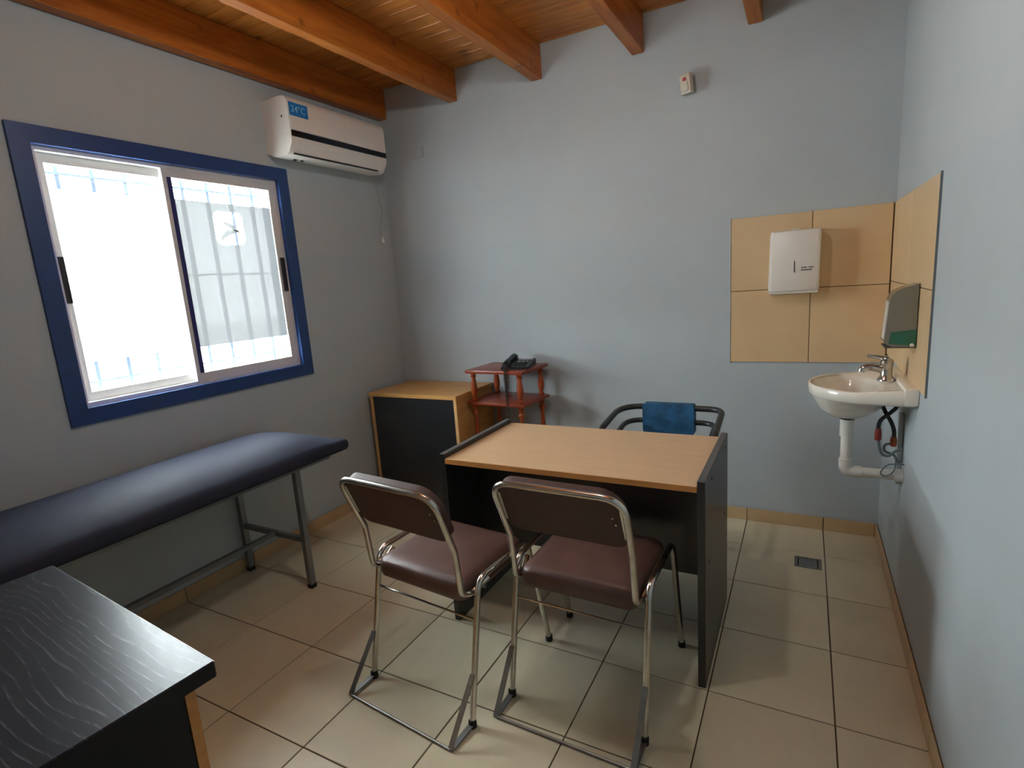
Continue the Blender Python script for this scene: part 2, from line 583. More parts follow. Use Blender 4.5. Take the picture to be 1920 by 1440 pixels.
# ------------------------------------------------------------------ window
win = struct('window_1', prism([(-2.085, 0.945), (-2.085, 2.10), (-0.846, 2.10), (-0.846, 0.945)], -0.0001, 0.0001, 'x'), 'blue_paint', 'sliding aluminium window in a broad blue painted frame')
bpy.data.objects.remove(win)
def frame_bm(y0, y1, z0, z1, w, x0, x1, bev=0.002):
    """a rectangular frame of four mitred members"""
    bm = new_bm()
    O = [(y0, z0), (y1, z0), (y1, z1), (y0, z1)]
    I = [(y0 + w, z0 + w), (y1 - w, z0 + w), (y1 - w, z1 - w), (y0 + w, z1 - w)]
    V = {}
    for xx in (x0, x1):
        V[xx] = ([bm.verts.new((xx, *p)) for p in O], [bm.verts.new((xx, *p)) for p in I])
    for k in range(4):
        n = (k + 1) % 4
        for xx in (x0, x1):
            o, i = V[xx]
            bm.faces.new((o[k], o[n], i[n], i[k]))
        bm.faces.new((V[x0][0][k], V[x0][0][n], V[x1][0][n], V[x1][0][k]))
        bm.faces.new((V[x0][1][k], V[x0][1][n], V[x1][1][n], V[x1][1][k]))
    return bm
win = struct('window_1', frame_bm(-2.085, -0.846, 0.945, 2.10, 0.066, -0.0005, 0.014), 'blue_paint', 'sliding aluminium window in a broad blue painted frame')
obj('reveal', frame_bm(WY0, WY1, WZ0, WZ1, 0.046, -0.149, -0.0004), 'blue_paint', win)
obj('track_frame', frame_bm(-2.019, -0.912, 1.011, 2.034, 0.018, -0.075, -0.012), 'white_alu', win)
def sash(y0, y1, x0, x1, hand_y, hw):
    z0, z1 = 1.024, 2.021
    s = obj('sash', frame_bm(y0, y1, z0, z1, 0.042, x0, x1), 'white_alu', win)
    xm = (x0 + x1) / 2
    obj('pane', box(xm - 0.002, xm + 0.002, y0 + 0.040, y1 - 0.040, z0 + 0.040, z1 - 0.040), 'glass', s)
    tag(obj('handle', box(x1 - 0.001, x1 + 0.011, hand_y - hw, hand_y + hw, 1.435, 1.62, 0.003), 'dark_plastic', s), 'dark plastic sash handle')
    return s, xm
sL, xmL = sash(-2.008, -1.498, -0.068, -0.046, -1.988, 0.020)
sR, xmR = sash(-1.532, -0.923, -0.036, -0.014, -0.940, 0.012)
obj('seal', box(-0.0138, -0.0105, -1.512, -1.492, 1.066, 1.979), 'black_gasket', sR)
# frosted film on both panes, the right one with a cut-out emblem
xf = xmL + 0.0032
tag(obj('frosted_film', box(xf - .0002, xf + .0002, -1.966, -1.540, 1.19, 1.885), 'film_thin', sL), 'white frosted film on the left pane')
bm = new_bm()
hy0, hy1, hz0, hz1 = -1.308, -1.146, 1.683, 1.846
hole = round_rect(hy0, hy1, hz0, hz1, 0.035, 6)
cy, cz = (hy0 + hy1) / 2, (hz0 + hz1) / 2
fy0, fy1, fz0, fz1 = -1.489, -0.966, 1.19, 1.885
angs = sorted(set([round(math.atan2(p[1] - cz, p[0] - cy), 5) for p in hole] + [round(math.atan2(b - cz, a - cy), 5) for a in (fy0, fy1) for b in (fz0, fz1)]))
def ray_poly(poly, a):
    d = (math.cos(a), math.sin(a)); best = None
    for p, q in zip(poly, poly[1:] + poly[:1]):
        ex, ey = q[0] - p[0], q[1] - p[1]
        den = d[0] * ey - d[1] * ex
        if abs(den) < 1e-12:
            continue
        t = ((p[0] - cy) * ey - (p[1] - cz) * ex) / den
        u = ((p[0] - cy) * d[1] - (p[1] - cz) * d[0]) / den
        if t > 0 and -1e-6 <= u <= 1 + 1e-6 and (best is None or t > best):
            best = t
    return (cy + d[0] * best, cz + d[1] * best)
outer = [(fy0, fz0), (fy1, fz0), (fy1, fz1), (fy0, fz1)]
xf = xmR + 0.0032
ri = [bm.verts.new((xf, *ray_poly(hole, a))) for a in angs]
ro = [bm.verts.new((xf, *ray_poly(outer, a))) for a in angs]
for k in range(len(angs)):
    n = (k + 1) % len(angs)
    bm.faces.new((ri[k], ri[n], ro[n], ro[k]))
fr = tag(obj('frosted_film', bm, 'film_dense', sR), 'white frosted film with a cut-out emblem')
def crescent(p0, p1, bulge, th, n=10):
    bm = new_bm()
    A = []; B = []
    d = Vector((p1[0] - p0[0], p1[1] - p0[1])); nrm = Vector((-d.y, d.x)).normalized()
    for k in range(n + 1):
        t = k / n
        c = Vector(p0) + d * t + nrm * bulge * 4 * t * (1 - t)
        h = nrm * th * math.sin(PI * t) + nrm * 0.0005
        A.append(bm.verts.new((xf, *(c + h)))); B.append(bm.verts.new((xf, *(c - h))))
    for k in range(n):
        bm.faces.new((A[k], A[k + 1], B[k + 1], B[k]))
    return bm
obj('emblem_leaf', crescent((-1.292, 1.690), (-1.170, 1.752), 0.022, 0.014), 'film_dense', fr)
obj('emblem_leaf', crescent((-1.268, 1.800), (-1.165, 1.742), 0.004, 0.011), 'film_dense', fr)

# security grille outside
gr = thing('window_grille', 'grey-blue iron security grille of upright bars outside the window', 'grille', (-0.19, -1.46, 0.93))
gx = -0.20
gb = None
for k in range(-1, 9):
    yb = -1.864 + 0.1325 * k
    if gb is None:
        o = obj('bar', box(gx - .008, gx + .008, yb - .008, yb + .008, 0.93, 2.14), 'bar_paint', gr); gb = (o.data, yb)
    else:
        o = bpy.data.objects.new('bar', gb[0]); C.objects.link(o); o.parent = gr; o.location = (0, yb - gb[1], 0)
for zb in (1.09, 1.545, 1.972):
    obj('rail', box(gx + .0085, gx + .0145, -2.12, -0.80, zb - .005, zb + .005), 'bar_paint', gr)
ring = [(gx + .012, -1.62 + 0.055 * math.cos(a), 1.37 + 0.055 * math.sin(a)) for a in [2 * PI * k / 20 for k in range(21)]]
obj('scroll', tube(ring, 0.005, 6), 'bar_paint', gr, True)
obj('scroll', tube(smooth_path([(gx + .012, -1.60, 1.43), (gx + .012, -1.56, 1.52), (gx + .012, -1.60, 1.62), (gx + .012, -1.61, 1.72)]), 0.005, 6), 'bar_paint', gr, True)
obj('brace', tube([(gx + .014, -1.62, 1.21), (gx + .014, -1.45, 1.02)], 0.004, 6), 'bar_paint', gr)
for (yb, zb) in ((-2.13, 1.972), (-0.80, 1.972), (-2.13, 1.09), (-0.80, 1.09)):
    obj('bracket', box(gx - .004, -0.149, yb - .012, yb + .012, zb - .012, zb + .012), 'bar_paint', gr)

# ------------------------------------------------------------------ air conditioner
AY0, AY1 = -0.945, -0.200
ac = thing('air_conditioner', 'white wall-mounted split air conditioner with a dark stripe above the window', 'air conditioner', (0.0, -0.57, 2.13))
prof = [(0.0, 2.165), (0.0, 2.425), (0.13, 2.432), (0.175, 2.425), (0.192, 2.405), (0.196, 2.39), (0.196, 2.20), (0.165, 2.148), (0.14, 2.136), (0.05, 2.142)]
obj('body', bevel_all(prism(prof, AY0, AY1, 'y'), 0.006, 2, 50), 'white_plastic', ac, True)
obj('front_panel', bevel_all(prism([(0.1955, 2.258), (0.2005, 2.26), (0.2005, 2.388), (0.196, 2.398), (0.1955, 2.398)], AY0 + 0.006, AY1 - 0.006, 'y'), 0.0012, 1), 'white_plastic', ac, True)
tag(obj('dark_stripe', box(0.195, 0.202, AY0 + 0.004, AY1 - 0.004, 2.226, 2.256, 0.001, 1), 'strip_black', ac), 'glossy black stripe')
vane = obj('louver', prism([(0.1975, 2.212), (0.2005, 2.210), (0.1705, 2.152), (0.1675, 2.154)], AY0 + 0.05, AY1 - 0.03, 'y'), 'white_plastic', ac)
obj('louver_slot', prism([(0.1685, 2.1515), (0.1715, 2.150), (0.163, 2.1445), (0.160, 2.146)], AY0 + 0.03, AY1 - 0.06, 'y'), 'dark_plastic', ac)
obj('drain_cap', lathe([(0.010, -0.005), (0.010, 0.001)], 0.09, AY0 + 0.10, 12, 'Z', 2.138), 'dark_plastic', ac)
obj('drain_cap', lathe([(0.008, -0.005), (0.008, 0.001)], 0.10, AY0 + 0.14, 12, 'Z', 2.138), 'dark_plastic', ac)
obj('screw_hole', lathe([(0.005, -0.001), (0.005, 0.004)], 0.145, AY0 - 0.001, 10, 'Y', 2.33), 'dark_plastic', ac)
st = tag(obj('sticker', box(0.2005, 0.2013, AY0 + 0.004, AY0 + 0.128, 2.328, 2.394), 'sticker_blue', ac), 'blue temperature sticker')
obj('lettering', text_bm('24°C', 0.046, lambda u, v, w: (0.2014 + w, AY0 + 0.064 + u, 2.361 + v)), 'sticker_print', st)

# wire and bell push hanging under the unit
wr = thing('hanging_wire', 'thin grey wire with a white teardrop end hanging below the air conditioner', 'wire', (0.012, -0.09, 1.72))
obj('cable', tube(smooth_path([(0.02, -0.125, 2.150), (0.010, -0.10, 2.08), (0.008, -0.075, 1.99), (0.008, -0.062, 1.93), (0.010, -0.095, 1.86), (0.012, -0.108, 1.80), (0.012, -0.105, 1.75)]), 0.0022, 6), 'painted_plate', wr, True)
obj('end_cap', lathe([(0.003, 0.03), (0.008, 0.018), (0.012, 0.004), (0.012, -0.006), (0.008, -0.014), (0.002, -0.017)], 0.013, -0.104, 14, 'Z', 1.733), 'white_plastic', wr, True)

# blank plate on the far wall
wp = thing('wall_plate', 'small blank cover plate painted over on the dark corner of the far wall', 'wall plate', (0.30, 0, 2.24))
obj('plate', box(0.252, 0.348, -0.007, 0.0, 2.240, 2.315, 0.003), 'painted_plate', wp)
obj('cover', box(0.262, 0.338, -0.011, -0.0068, 2.250, 2.305, 0.002), 'painted_plate', wp)

# motion detector
pd = thing('motion_detector', 'cream motion detector with a red light high on the far wall', 'sensor', (2.035, 0.0, 2.27))
b = box(-0.030, 0.030, -0.030, 0.0, -0.046, 0.046, 0.006, 2)
R = Matrix.Translation((2.035, -0.030, 2.318)) @ Matrix.Rotation(math.radians(-28), 4, 'Z') @ Matrix.Rotation(math.radians(10), 4, 'X')
bmesh.ops.transform(b, matrix=R, verts=b.verts[:])
obj('housing', b, 'cream_plastic', pd, True)
b = prism(round_rect(-0.020, 0.020, -0.030, 0.008, 0.008, 4), -0.036, -0.029, 'y')
bmesh.ops.transform(b, matrix=R, verts=b.verts[:])
obj('lens', b, 'cream_plastic', pd, True)
b = box(-0.009, 0.011, -0.0335, -0.028, 0.014, 0.030, 0.002, 1)
bmesh.ops.transform(b, matrix=R, verts=b.verts[:])
tag(obj('indicator_light', b, 'red_led', pd), 'red indicator light')
obj('bracket', box(2.022, 2.052, -0.014, 0.0, 2.30, 2.345, 0.002), 'cream_plastic', pd)

# ------------------------------------------------------------------ towel dispenser
td = thing('towel_dispenser', 'white paper towel dispenser on the beige wall tiles', 'dispenser', (2.53, -0.009, 1.26))
bm = new_bm()
levels = [(1.262, 2.421, 2.637, 0.100), (1.275, 2.420, 2.640, 0.108), (1.42, 2.423, 2.642, 0.112), (1.53, 2.426, 2.644, 0.108), (1.546, 2.429, 2.642, 0.100), (1.550, 2.434, 2.637, 0.085)]
rings = []
for (z, x0, x1, d) in levels:
    pr = [(x0, -0.009), (x0, -0.009 - d + 0.016), (x0 + 0.005, -0.009 - d + 0.005), (x0 + 0.016, -0.009 - d), (x1 - 0.016, -0.009 - d), (x1 - 0.005, -0.009 - d + 0.005), (x1, -0.009 - d + 0.016), (x1, -0.009)]
    rings.append([bm.verts.new((p[0], p[1], z)) for p in pr])
for a, b2 in zip(rings, rings[1:]):
    for k in range(8):
        bm.faces.new((a[k], a[(k + 1) % 8], b2[(k + 1) % 8], b2[k]))
bm.faces.new(rings[0][::-1]); bm.faces.new(rings[-1])
obj('cover', bm, 'white_plastic', td, True)
obj('base_tray', box(2.424, 2.636, -0.104, -0.012, 1.250, 1.263, 0.003, 1), 'white_plastic', td)
obj('lock_tab', box(2.515, 2.55, -0.06, -0.03, 1.548, 1.558, 0.002, 1), 'white_plastic', td)
tag(obj('level_slot', box(2.531, 2.5345, -0.1225, -0.118, 1.352, 1.405), 'dark_plastic', td), 'dark vertical level slot')
pr_bm = new_bm()
random.seed(4)
for (z, segs) in ((1.372, ((2.563, 2.573), (2.5745, 2.584), (2.594, 2.602), (2.6035, 2.614))), (1.360, ((2.562, 2.571), (2.5725, 2.583), (2.5845, 2.593), (2.5945, 2.607)))):
    for (a, b2) in segs:
        add_box(pr_bm, a, b2, -0.1222, -0.1185, z - 0.0022, z + 0.0022)
tag(obj('printed_lines', pr_bm, 'print_grey', td), 'two lines of small dark print')

# ------------------------------------------------------------------ soap dispenser
sd = thing('soap_dispenser', 'smoked plastic soap dispenser half full of green soap above the basin', 'dispenser', (2.93, -0.72, 1.08))
prof = [(W - 0.009, 1.078), (W - 0.009, 1.298), (2.893, 1.288), (2.866, 1.276), (2.852, 1.258), (2.846, 1.235), (2.838, 1.12), (2.836, 1.098), (2.844, 1.085), (2.862, 1.078)]
obj('cover', bevel_all(prism(prof, -0.772, -0.672, 'y'), 0.003, 2, 60), 'smoke_plastic', sd, True)
tag(obj('soap_window', bevel_all(prism([(2.850, 1.090), (2.928, 1.082), (2.930, 1.140), (2.856, 1.130)], -0.7745, -0.7715, 'y'), 0.0008, 1), 'green_soap', sd), 'green soap showing through')
obj('front_strip', prism([(2.8465, 1.24), (2.8435, 1.24), (2.8345, 1.105), (2.8375, 1.105)], -0.768, -0.70, 'y'), 'clear_side', sd)
obj('bottom_rim', box(2.838, W - 0.009, -0.774, -0.670, 1.0735, 1.0785, 0.001, 1), 'print_grey', sd)
obj('lock', lathe([(0.006, -0.004), (0.006, 0.003)], 2.918, -0.7745, 12, 'Y', 1.085), 'white_plastic', sd)

# ------------------------------------------------------------------ wash basin
wb = thing('wash_basin', 'white wall-hung wash basin with single-lever tap and exposed waste pipe', 'wash basin', (W, -0.63, 0.54))
BC = (2.735, -0.63)
outl = []
for k in range(25):                                    # front curve
    a = PI / 2 + PI * k / 24
    outl.append((2.815 + 0.213 * math.cos(a), -0.63 + 0.222 * math.sin(a) * (1.0)))
outl = [(2.935, -0.398), (2.86, -0.400)] + outl + [(2.86, -0.860), (2.935, -0.862)]
def hit(poly, c, a):
    d = (math.cos(a), math.sin(a)); best = 0
    for p, q in zip(poly, poly[1:] + poly[:1]):
        ex, ey = q[0] - p[0], q[1] - p[1]
        den = d[0] * ey - d[1] * ex
        if abs(den) < 1e-12:
            continue
        t = ((p[0] - c[0]) * ey - (p[1] - c[1]) * ex) / den
        u = ((p[0] - c[0]) * d[1] - (p[1] - c[1]) * d[0]) / den
        if t > 0 and -1e-6 <= u <= 1 + 1e-6:
            best = max(best, t)
    return best
ANG = sorted([2 * PI * k / 56 for k in range(56)] + [math.atan2(p[1] - BC[1], p[0] - BC[0]) % (2 * PI) for p in (outl[0], outl[-1])])
RO = [hit(outl, BC, a) for a in ANG]
bm = new_bm()
def ring_out(s, z, lim=None):
    vs_ = []
    for a, r in zip(ANG, RO):
        rr = r * s if lim is None else min(r * s, lim)
        vs_.append(bm.verts.new((min(BC[0] + rr * math.cos(a), 2.935), BC[1] + rr * math.sin(a), z(rr * math.cos(a)) if callable(z) else z)))
    return vs_
def ring_in(s, z):
    return [bm.verts.new((BC[0] + 0.118 * s * math.cos(a), BC[1] + 0.172 * s * math.sin(a), z)) for a in ANG]
zt = lambda dx: 0.922 + 0.02 * max(0, (dx - 0.02) / 0.18)
RG = [ring_out(0.16, 0.778), ring_out(0.45, 0.79, 0.075), ring_out(0.72, 0.82, 0.118), ring_out(0.88, 0.862, 0.15), ring_out(0.955, 0.878), ring_out(0.995, 0.885), ring_out(1.0, 0.905),
      ring_out(0.992, lambda d: zt(d) - 0.004), ring_out(0.965, zt), ring_out(0.90, lambda d: zt(d) - 0.003), ring_in(1.05, 0.914), ring_in(1.0, 0.909), ring_in(0.95, 0.890), ring_in(0.82, 0.845), ring_in(0.55, 0.812), ring_in(0.15, 0.802)]
for a, b2 in zip(RG, RG[1:]):
    n = len(a)
    for k in range(n):
        bm.faces.new((a[k], a[(k + 1) % n], b2[(k + 1) % n], b2[k]))
bm.faces.new(RG[0][::-1]); bm.faces.new(RG[-1])
obj('bowl', bm, 'porcelain', wb, 'full')
obj('wall_flange', box(2.895, W - 0.001, -0.862, -0.398, 0.884, 0.945, 0.005, 2), 'porcelain', wb, True)
obj('waste', lathe([(0.018, 0.0), (0.018, 0.004), (0.008, 0.005)], BC[0], BC[1], 16, 'Z', 0.802), 'chrome', wb, True)
tap = obj('tap', lathe([(0.030, 0.0), (0.028, 0.008), (0.021, 0.016), (0.019, 0.05), (0.022, 0.06), (0.022, 0.078), (0.012, 0.086)], 2.865, -0.63, 20, 'Z', 0.930), 'chrome', wb, True)
obj('spout', tube(smooth_path([(2.865, -0.63, 0.962), (2.84, -0.63, 0.975), (2.81, -0.63, 0.980), (2.79, -0.63, 0.975), (2.783, -0.63, 0.962)]), [0.015] * 12 + [0.013] * 13, 12), 'chrome', tap, True)
obj('lever', tube(smooth_path([(2.867, -0.63, 1.012), (2.845, -0.63, 1.018), (2.80, -0.63, 1.026)]), [0.012] * 4 + [0.008] * 5 + [0.0075] * 4, 10), 'chrome', tap, True)
pipe = obj('waste_pipe', tube(fillet([(2.745, -0.63, 0.77), (2.745, -0.63, 0.553), (W - 0.001, -0.63, 0.551)], 0.03), 0.020, 16), 'pvc', wb, True)
obj('coupling', lathe([(0.025, 0.70), (0.025, 0.775)], 2.745, -0.63, 18), 'pvc', pipe, True)
obj('elbow', tube(fillet([(2.745, -0.63, 0.605), (2.745, -0.63, 0.553), (2.80, -0.63, 0.5525)], 0.035, 10), 0.0245, 16), 'pvc', pipe, True)
obj('wall_collar', lathe([(0.026, -0.030), (0.026, 0.0)], W - 0.001, -0.63, 18, 'X', 0.551), 'pvc', pipe, True)
obj('waste_nut', lathe([(0.027, 0.770), (0.027, 0.780)], 2.745, -0.63, 18), 'dark_tube', pipe)
h1 = obj('supply_hose', tube(smooth_path([(2.858, -0.60, 0.885), (2.860, -0.60, 0.836), (2.868, -0.60, 0.809), (2.880, -0.60, 0.783), (2.896, -0.60, 0.752), (2.905, -0.60, 0.721), (2.906, -0.60, 0.69)]), 0.0075, 8), 'hose', wb, True)
obj('nut', lathe([(0.010, 0.660), (0.012, 0.665), (0.012, 0.685), (0.009, 0.698)], 2.905, -0.60, 12), 'orange_tag', h1, True)
h2 = obj('supply_hose', tube(smooth_path([(2.885, -0.63, 0.885), (2.898, -0.63, 0.848), (2.904, -0.63, 0.826), (2.890, -0.63, 0.806), (2.873, -0.63, 0.789), (2.854, -0.63, 0.766), (2.849, -0.63, 0.73)]), 0.0075, 8), 'hose', wb, True)
obj('nut', lathe([(0.010, 0.690), (0.012, 0.695), (0.012, 0.72), (0.009, 0.738)], 2.850, -0.63, 12), 'red_tag', h2, True)
obj('feed_tube', tube(smooth_path([(2.85, -0.63, 0.70), (2.858, -0.63, 0.655), (2.868, -0.63, 0.632), (2.888, -0.63, 0.628), (2.905, -0.625, 0.642), (2.920, -0.62, 0.65), (W - 0.001, -0.62, 0.65)]), 0.0055, 8), 'grey_hose', wb, True)
obj('feed_tube', tube(smooth_path([(2.905, -0.60, 0.665), (2.890, -0.60, 0.668), (2.877, -0.60, 0.66), (2.876, -0.60, 0.641), (2.888, -0.60, 0.631), (2.908, -0.60, 0.625), (2.920, -0.60, 0.600), (W - 0.001, -0.60, 0.598)]), 0.005, 8), 'grey_hose', wb, True)
obj('wire_loop', tube(smooth_path([(W - 0.001, -0.655, 0.604), (2.915, -0.657, 0.606), (2.883, -0.657, 0.598), (2.863, -0.657, 0.568), (2.873, -0.657, 0.553), (2.895, -0.657, 0.562), (2.908, -0.656, 0.590), (2.910, -0.64, 0.63)]), 0.003, 6), 'grey_hose', wb, True)
obj('pipe_cover', box(W - 0.016, W - 0.0005, -0.585, -0.560, 0.50, 0.79, 0.002, 1), 'conduit', wb)

# floor drain
fd = thing('floor_drain', 'square metal floor drain set in the tiles below the basin', 'drain', (2.628, -0.398, -0.003))
bm = new_bm()
for (a, b2, c, d) in ((DR[0] + .002, DR[1] - .002, DR[2] + .002, DR[2] + .012), (DR[0] + .002, DR[1] - .002, DR[3] - .012, DR[3] - .002), (DR[0] + .002, DR[0] + .012, DR[2] + .012, DR[3] - .012), (DR[1] - .012, DR[1] - .002, DR[2] + .012, DR[3] - .012)):
    add_box(bm, a, b2, c, d, -0.006, 0.001)
obj('frame', bm, 'worn_steel', fd)
gt = obj('grate', box(DR[0] + .018, DR[1] - .018, DR[2] + .012, DR[3] - .012, -0.006, 0.0, 0.001, 1), 'worn_steel', fd)
obj('ring', lathe([(0.026, 0.0), (0.026, 0.0015), (0.02, 0.0015), (0.02, 0.0004)], 2.628, -0.398, 20), 'grey_tube', gt, True)

# ------------------------------------------------------------------ desk
dk = thing('desk', 'writing desk with light wood top and black side panels in the middle of the room', 'desk', (1.81, -1.125, 0))
for (a, b2) in ((1.300, 1.325), (2.296, 2.321)):
    p = obj('side_panel', box(a, b2, -1.410, -0.840, 0.0, 0.740, 0.0015, 1), 'black_melamine', dk)
    obj('edge_strip', box(a + 0.002, b2 - 0.002, -1.407, -0.843, 0.7395, 0.7408), 'panel_edge', p)
    if a > 2:
        for (yy, zz) in ((-0.925, 0.705), (-1.275, 0.705), (-1.33, 0.43), (-0.93, 0.43)):
            obj('screw', lathe([(0.006, -0.001), (0.006, 0.0012)], b2, yy, 10, 'X', zz), 'rubber', p)
top = obj('desk_top', box(1.3255, 2.2955, -1.409, -0.842, 0.700, 0.722, 0.0015, 1), 'desk_wood', dk)
obj('edge_strip', box(1.3258, 2.2952, -1.4105, -1.4085, 0.7005, 0.7200), 'edge_orange', top)
obj('modesty_panel', box(1.3255, 2.2955, -1.185, -1.167, 0.285, 0.699, 0.001, 1), 'black_melamine', dk)
for (a, b2) in ((1.300, 1.325), (2.296, 2.321)):
    for yy in (-1.38, -0.87):
        obj('foot', box(a + .003, b2 - .003, yy - .015, yy + .015, -0.0, 0.004), 'rubber', dk)

# ------------------------------------------------------------------ corner cabinet
cb = thing('corner_cabinet', 'low black-fronted cabinet with light wood top and sides in the far corner', 'cabinet', (0.40, -0.24, 0))
obj('top', box(0.052, 0.745, -0.458, -0.014, 0.721, 0.745, 0.001, 1), 'cabinet_wood', cb)
for (a, b2) in ((0.056, 0.078), (0.719, 0.741)):
    sp = obj('side_panel', box(a, b2, -0.450, -0.016, 0.0, 0.7205, 0.001, 1), 'cabinet_wood', cb)
    obj('edge_strip', box(a + .0005, b2 - .0005, -0.4515, -0.4495, 0.002, 0.719), 'edge_wood', sp)
obj('door', box(0.079, 0.718, -0.447, -0.429, 0.05, 0.7195, 0.001, 1), 'black_melamine', cb)
obj('plinth', box(0.079, 0.718, -0.430, -0.41, 0.0, 0.049), 'black_melamine', cb)
obj('back_panel', box(0.079, 0.718, -0.024, -0.018, 0.0, 0.7195), 'black_melamine', cb)
obj('screw', lathe([(0.004, -0.001), (0.004, 0.001)], 0.741, -0.30, 8, 'X', 0.60), 'edge_wood', cb)

# ------------------------------------------------------------------ telephone table
tt = bpy.data.objects.new('telephone_table', None); C.objects.link(tt)
tag(tt, 'small reddish wood side table with turned legs holding the telephone', 'side table')
obj('top', box(-0.203, 0.203, -0.162, 0.162, 0.868, 0.888, 0.004, 2), 'red_wood', tt, True)
obj('shelf', box(-0.203, 0.203, -0.162, 0.162, 0.674, 0.692, 0.004, 2), 'red_wood', tt, True)
obj('shelf', box(-0.203, 0.203, -0.162, 0.162, 0.17, 0.188, 0.004, 2), 'red_wood', tt, True)
up = [(0.013, 0.692), (0.017, 0.695), (0.017, 0.708), (0.011, 0.714), (0.015, 0.722), (0.020, 0.745), (0.021, 0.765), (0.015, 0.815), (0.012, 0.838), (0.018, 0.842), (0.018, 0.848), (0.013, 0.852), (0.018, 0.857), (0.018, 0.868)]
mid = [(0.012, 0.188), (0.018, 0.195), (0.018, 0.225), (0.011, 0.235), (0.021, 0.33), (0.022, 0.38), (0.013, 0.56), (0.012, 0.60), (0.020, 0.61), (0.020, 0.625), (0.012, 0.635), (0.018, 0.65), (0.018, 0.674)]
low = [(0.012, 0.0), (0.016, 0.01), (0.021, 0.06), (0.012, 0.12), (0.019, 0.135), (0.019, 0.17)]
for sx in (-0.165, 0.165):
    for sy in (-0.128, 0.128):
        o = obj('leg', add_lathe(add_lathe(lathe(up, sx, sy, 14), mid, sx, sy, 14), low, sx, sy, 14), 'turned_wood', tt, True)
tt.location = (0.968, -0.205, 0)
tt.rotation_euler = (0, 0, math.radians(-3.5))

# ------------------------------------------------------------------ telephone
ph = bpy.data.objects.new('telephone', None); C.objects.link(ph)
tag(ph, 'black desk telephone with coiled cord on the small wooden table', 'telephone')
b = prism([(-0.10, 0.0), (0.095, 0.0), (0.10, 0.028), (0.09, 0.038), (-0.10, 0.016)], -0.085, 0.085, 'x')
bevel_all(b, 0.004, 2)
obj('base', b, 'phone_black', ph, True)
def on_slope(b):      # lay a flat piece on the sloping face of the telephone
    ang = math.atan2(0.022, 0.19)
    bmesh.ops.transform(b, matrix=Matrix.Translation((0, -0.10, 0.0165)) @ Matrix.Rotation(ang, 4, 'X'), verts=b.verts[:])
    return b
obj('display', on_slope(box(-0.015, 0.075, 0.145, 0.18, 0.0, 0.003, 0.001, 1)), 'phone_grey', ph)
for r in range(4):
    for c_ in range(3):
        obj('key', on_slope(box(-0.010 + c_ * 0.026, 0.008 + c_ * 0.026, 0.03 + r * 0.026, 0.045 + r * 0.026, 0.0, 0.004, 0.001, 1)), 'phone_grey' if r == 3 else 'dark_plastic', ph)
b = tube(smooth_path([(-0.052, -0.105, 0.030), (-0.052, -0.085, 0.040), (-0.052, 0.0, 0.047), (-0.052, 0.085, 0.056), (-0.052, 0.105, 0.050)]), 0.015, 12)
for cyl in ((-0.085, 0.026), (0.085, 0.044)):
    add_box(b, -0.075, -0.029, cyl[0] - 0.024, cyl[0] + 0.024, cyl[1] - 0.016, cyl[1] + 0.018, 0.008, 2)
hs = obj('handset', b, 'phone_black', ph, True)
hel = []
for k in range(0, 300):
    t = k / 299
    a = t * 2 * PI * 24
    ctr = Vector((-0.045, -0.118, 0.03)).lerp(Vector((-0.03, -0.200, -0.02)), min(t * 4, 1)) if t < 0.25 else Vector((-0.03 + 0.01 * (t - .25), -0.200, -0.02 - (t - 0.25) / 0.75 * 0.26))
    hel.append(ctr + Vector((math.cos(a) * 0.0075, math.sin(a) * 0.0075, 0)))
obj('coiled_cord', tube(hel, 0.0026, 5), 'phone_black', ph, True)
ph.location = (1.055, -0.205, 0.8885)
ph.rotation_euler = (0, 0, math.radians(12))

# ------------------------------------------------------------------ blue armchair behind the desk
arm = thing('armchair', 'dark tubular armchair with a blue padded backrest behind the desk', 'armchair', (2.01, -0.66, 0))
upper = fillet([(1.765, -0.83, 0.012), (1.765, -0.80, 0.700), (1.765, -0.45, 0.738), (2.255, -0.45, 0.738), (2.262, -0.80, 0.700), (2.262, -0.83, 0.012)], [0, 0.07, 0.13, 0.07, 0.07, 0], 8)
lower = fillet([(1.795, -0.40, 0.012), (1.800, -0.62, 0.44), (1.800, -0.72, 0.640), (1.795, -0.452, 0.668), (2.225, -0.452, 0.668), (2.228, -0.72, 0.640), (2.228, -0.62, 0.44), (2.232, -0.40, 0.012)], [0, 0.05, 0.06, 0.10, 0.07, 0.06, 0.05, 0], 8)
obj('arm_frame', tube(upper, 0.0145, 12), 'dark_tube', arm, True)
obj('inner_frame', tube(lower, 0.013, 12), 'dark_tube', arm, True)
bk = prism(round_rect(1.880, 2.128, 0.612, 0.758, 0.012, 4), -0.482, -0.424, 'y')
bevel_all(bk, 0.012, 3, 60)
obj('backrest', bk, 'blue_fabric', arm, True)
st_ = prism(round_rect(1.79, 2.24, -0.93, -0.48, 0.05, 5), 0.42, 0.480, 'z')
bevel_all(st_, 0.016, 3, 60)
obj('seat', st_, 'blue_fabric', arm, True)
obj('stretcher', tube([(1.766, -0.815, 0.41), (2.262, -0.815, 0.41)], 0.012, 10), 'dark_tube', arm, True)
obj('stretcher', tube([(1.80, -0.605, 0.41), (2.23, -0.605, 0.41)], 0.012, 10), 'dark_tube', arm, True)
for (x, y_) in ((1.765, -0.83), (2.262, -0.83), (1.795, -0.40), (2.232, -0.40)):
    obj('foot', lathe([(0.018, 0.0), (0.018, 0.03)], x, y_, 12), 'rubber', arm)

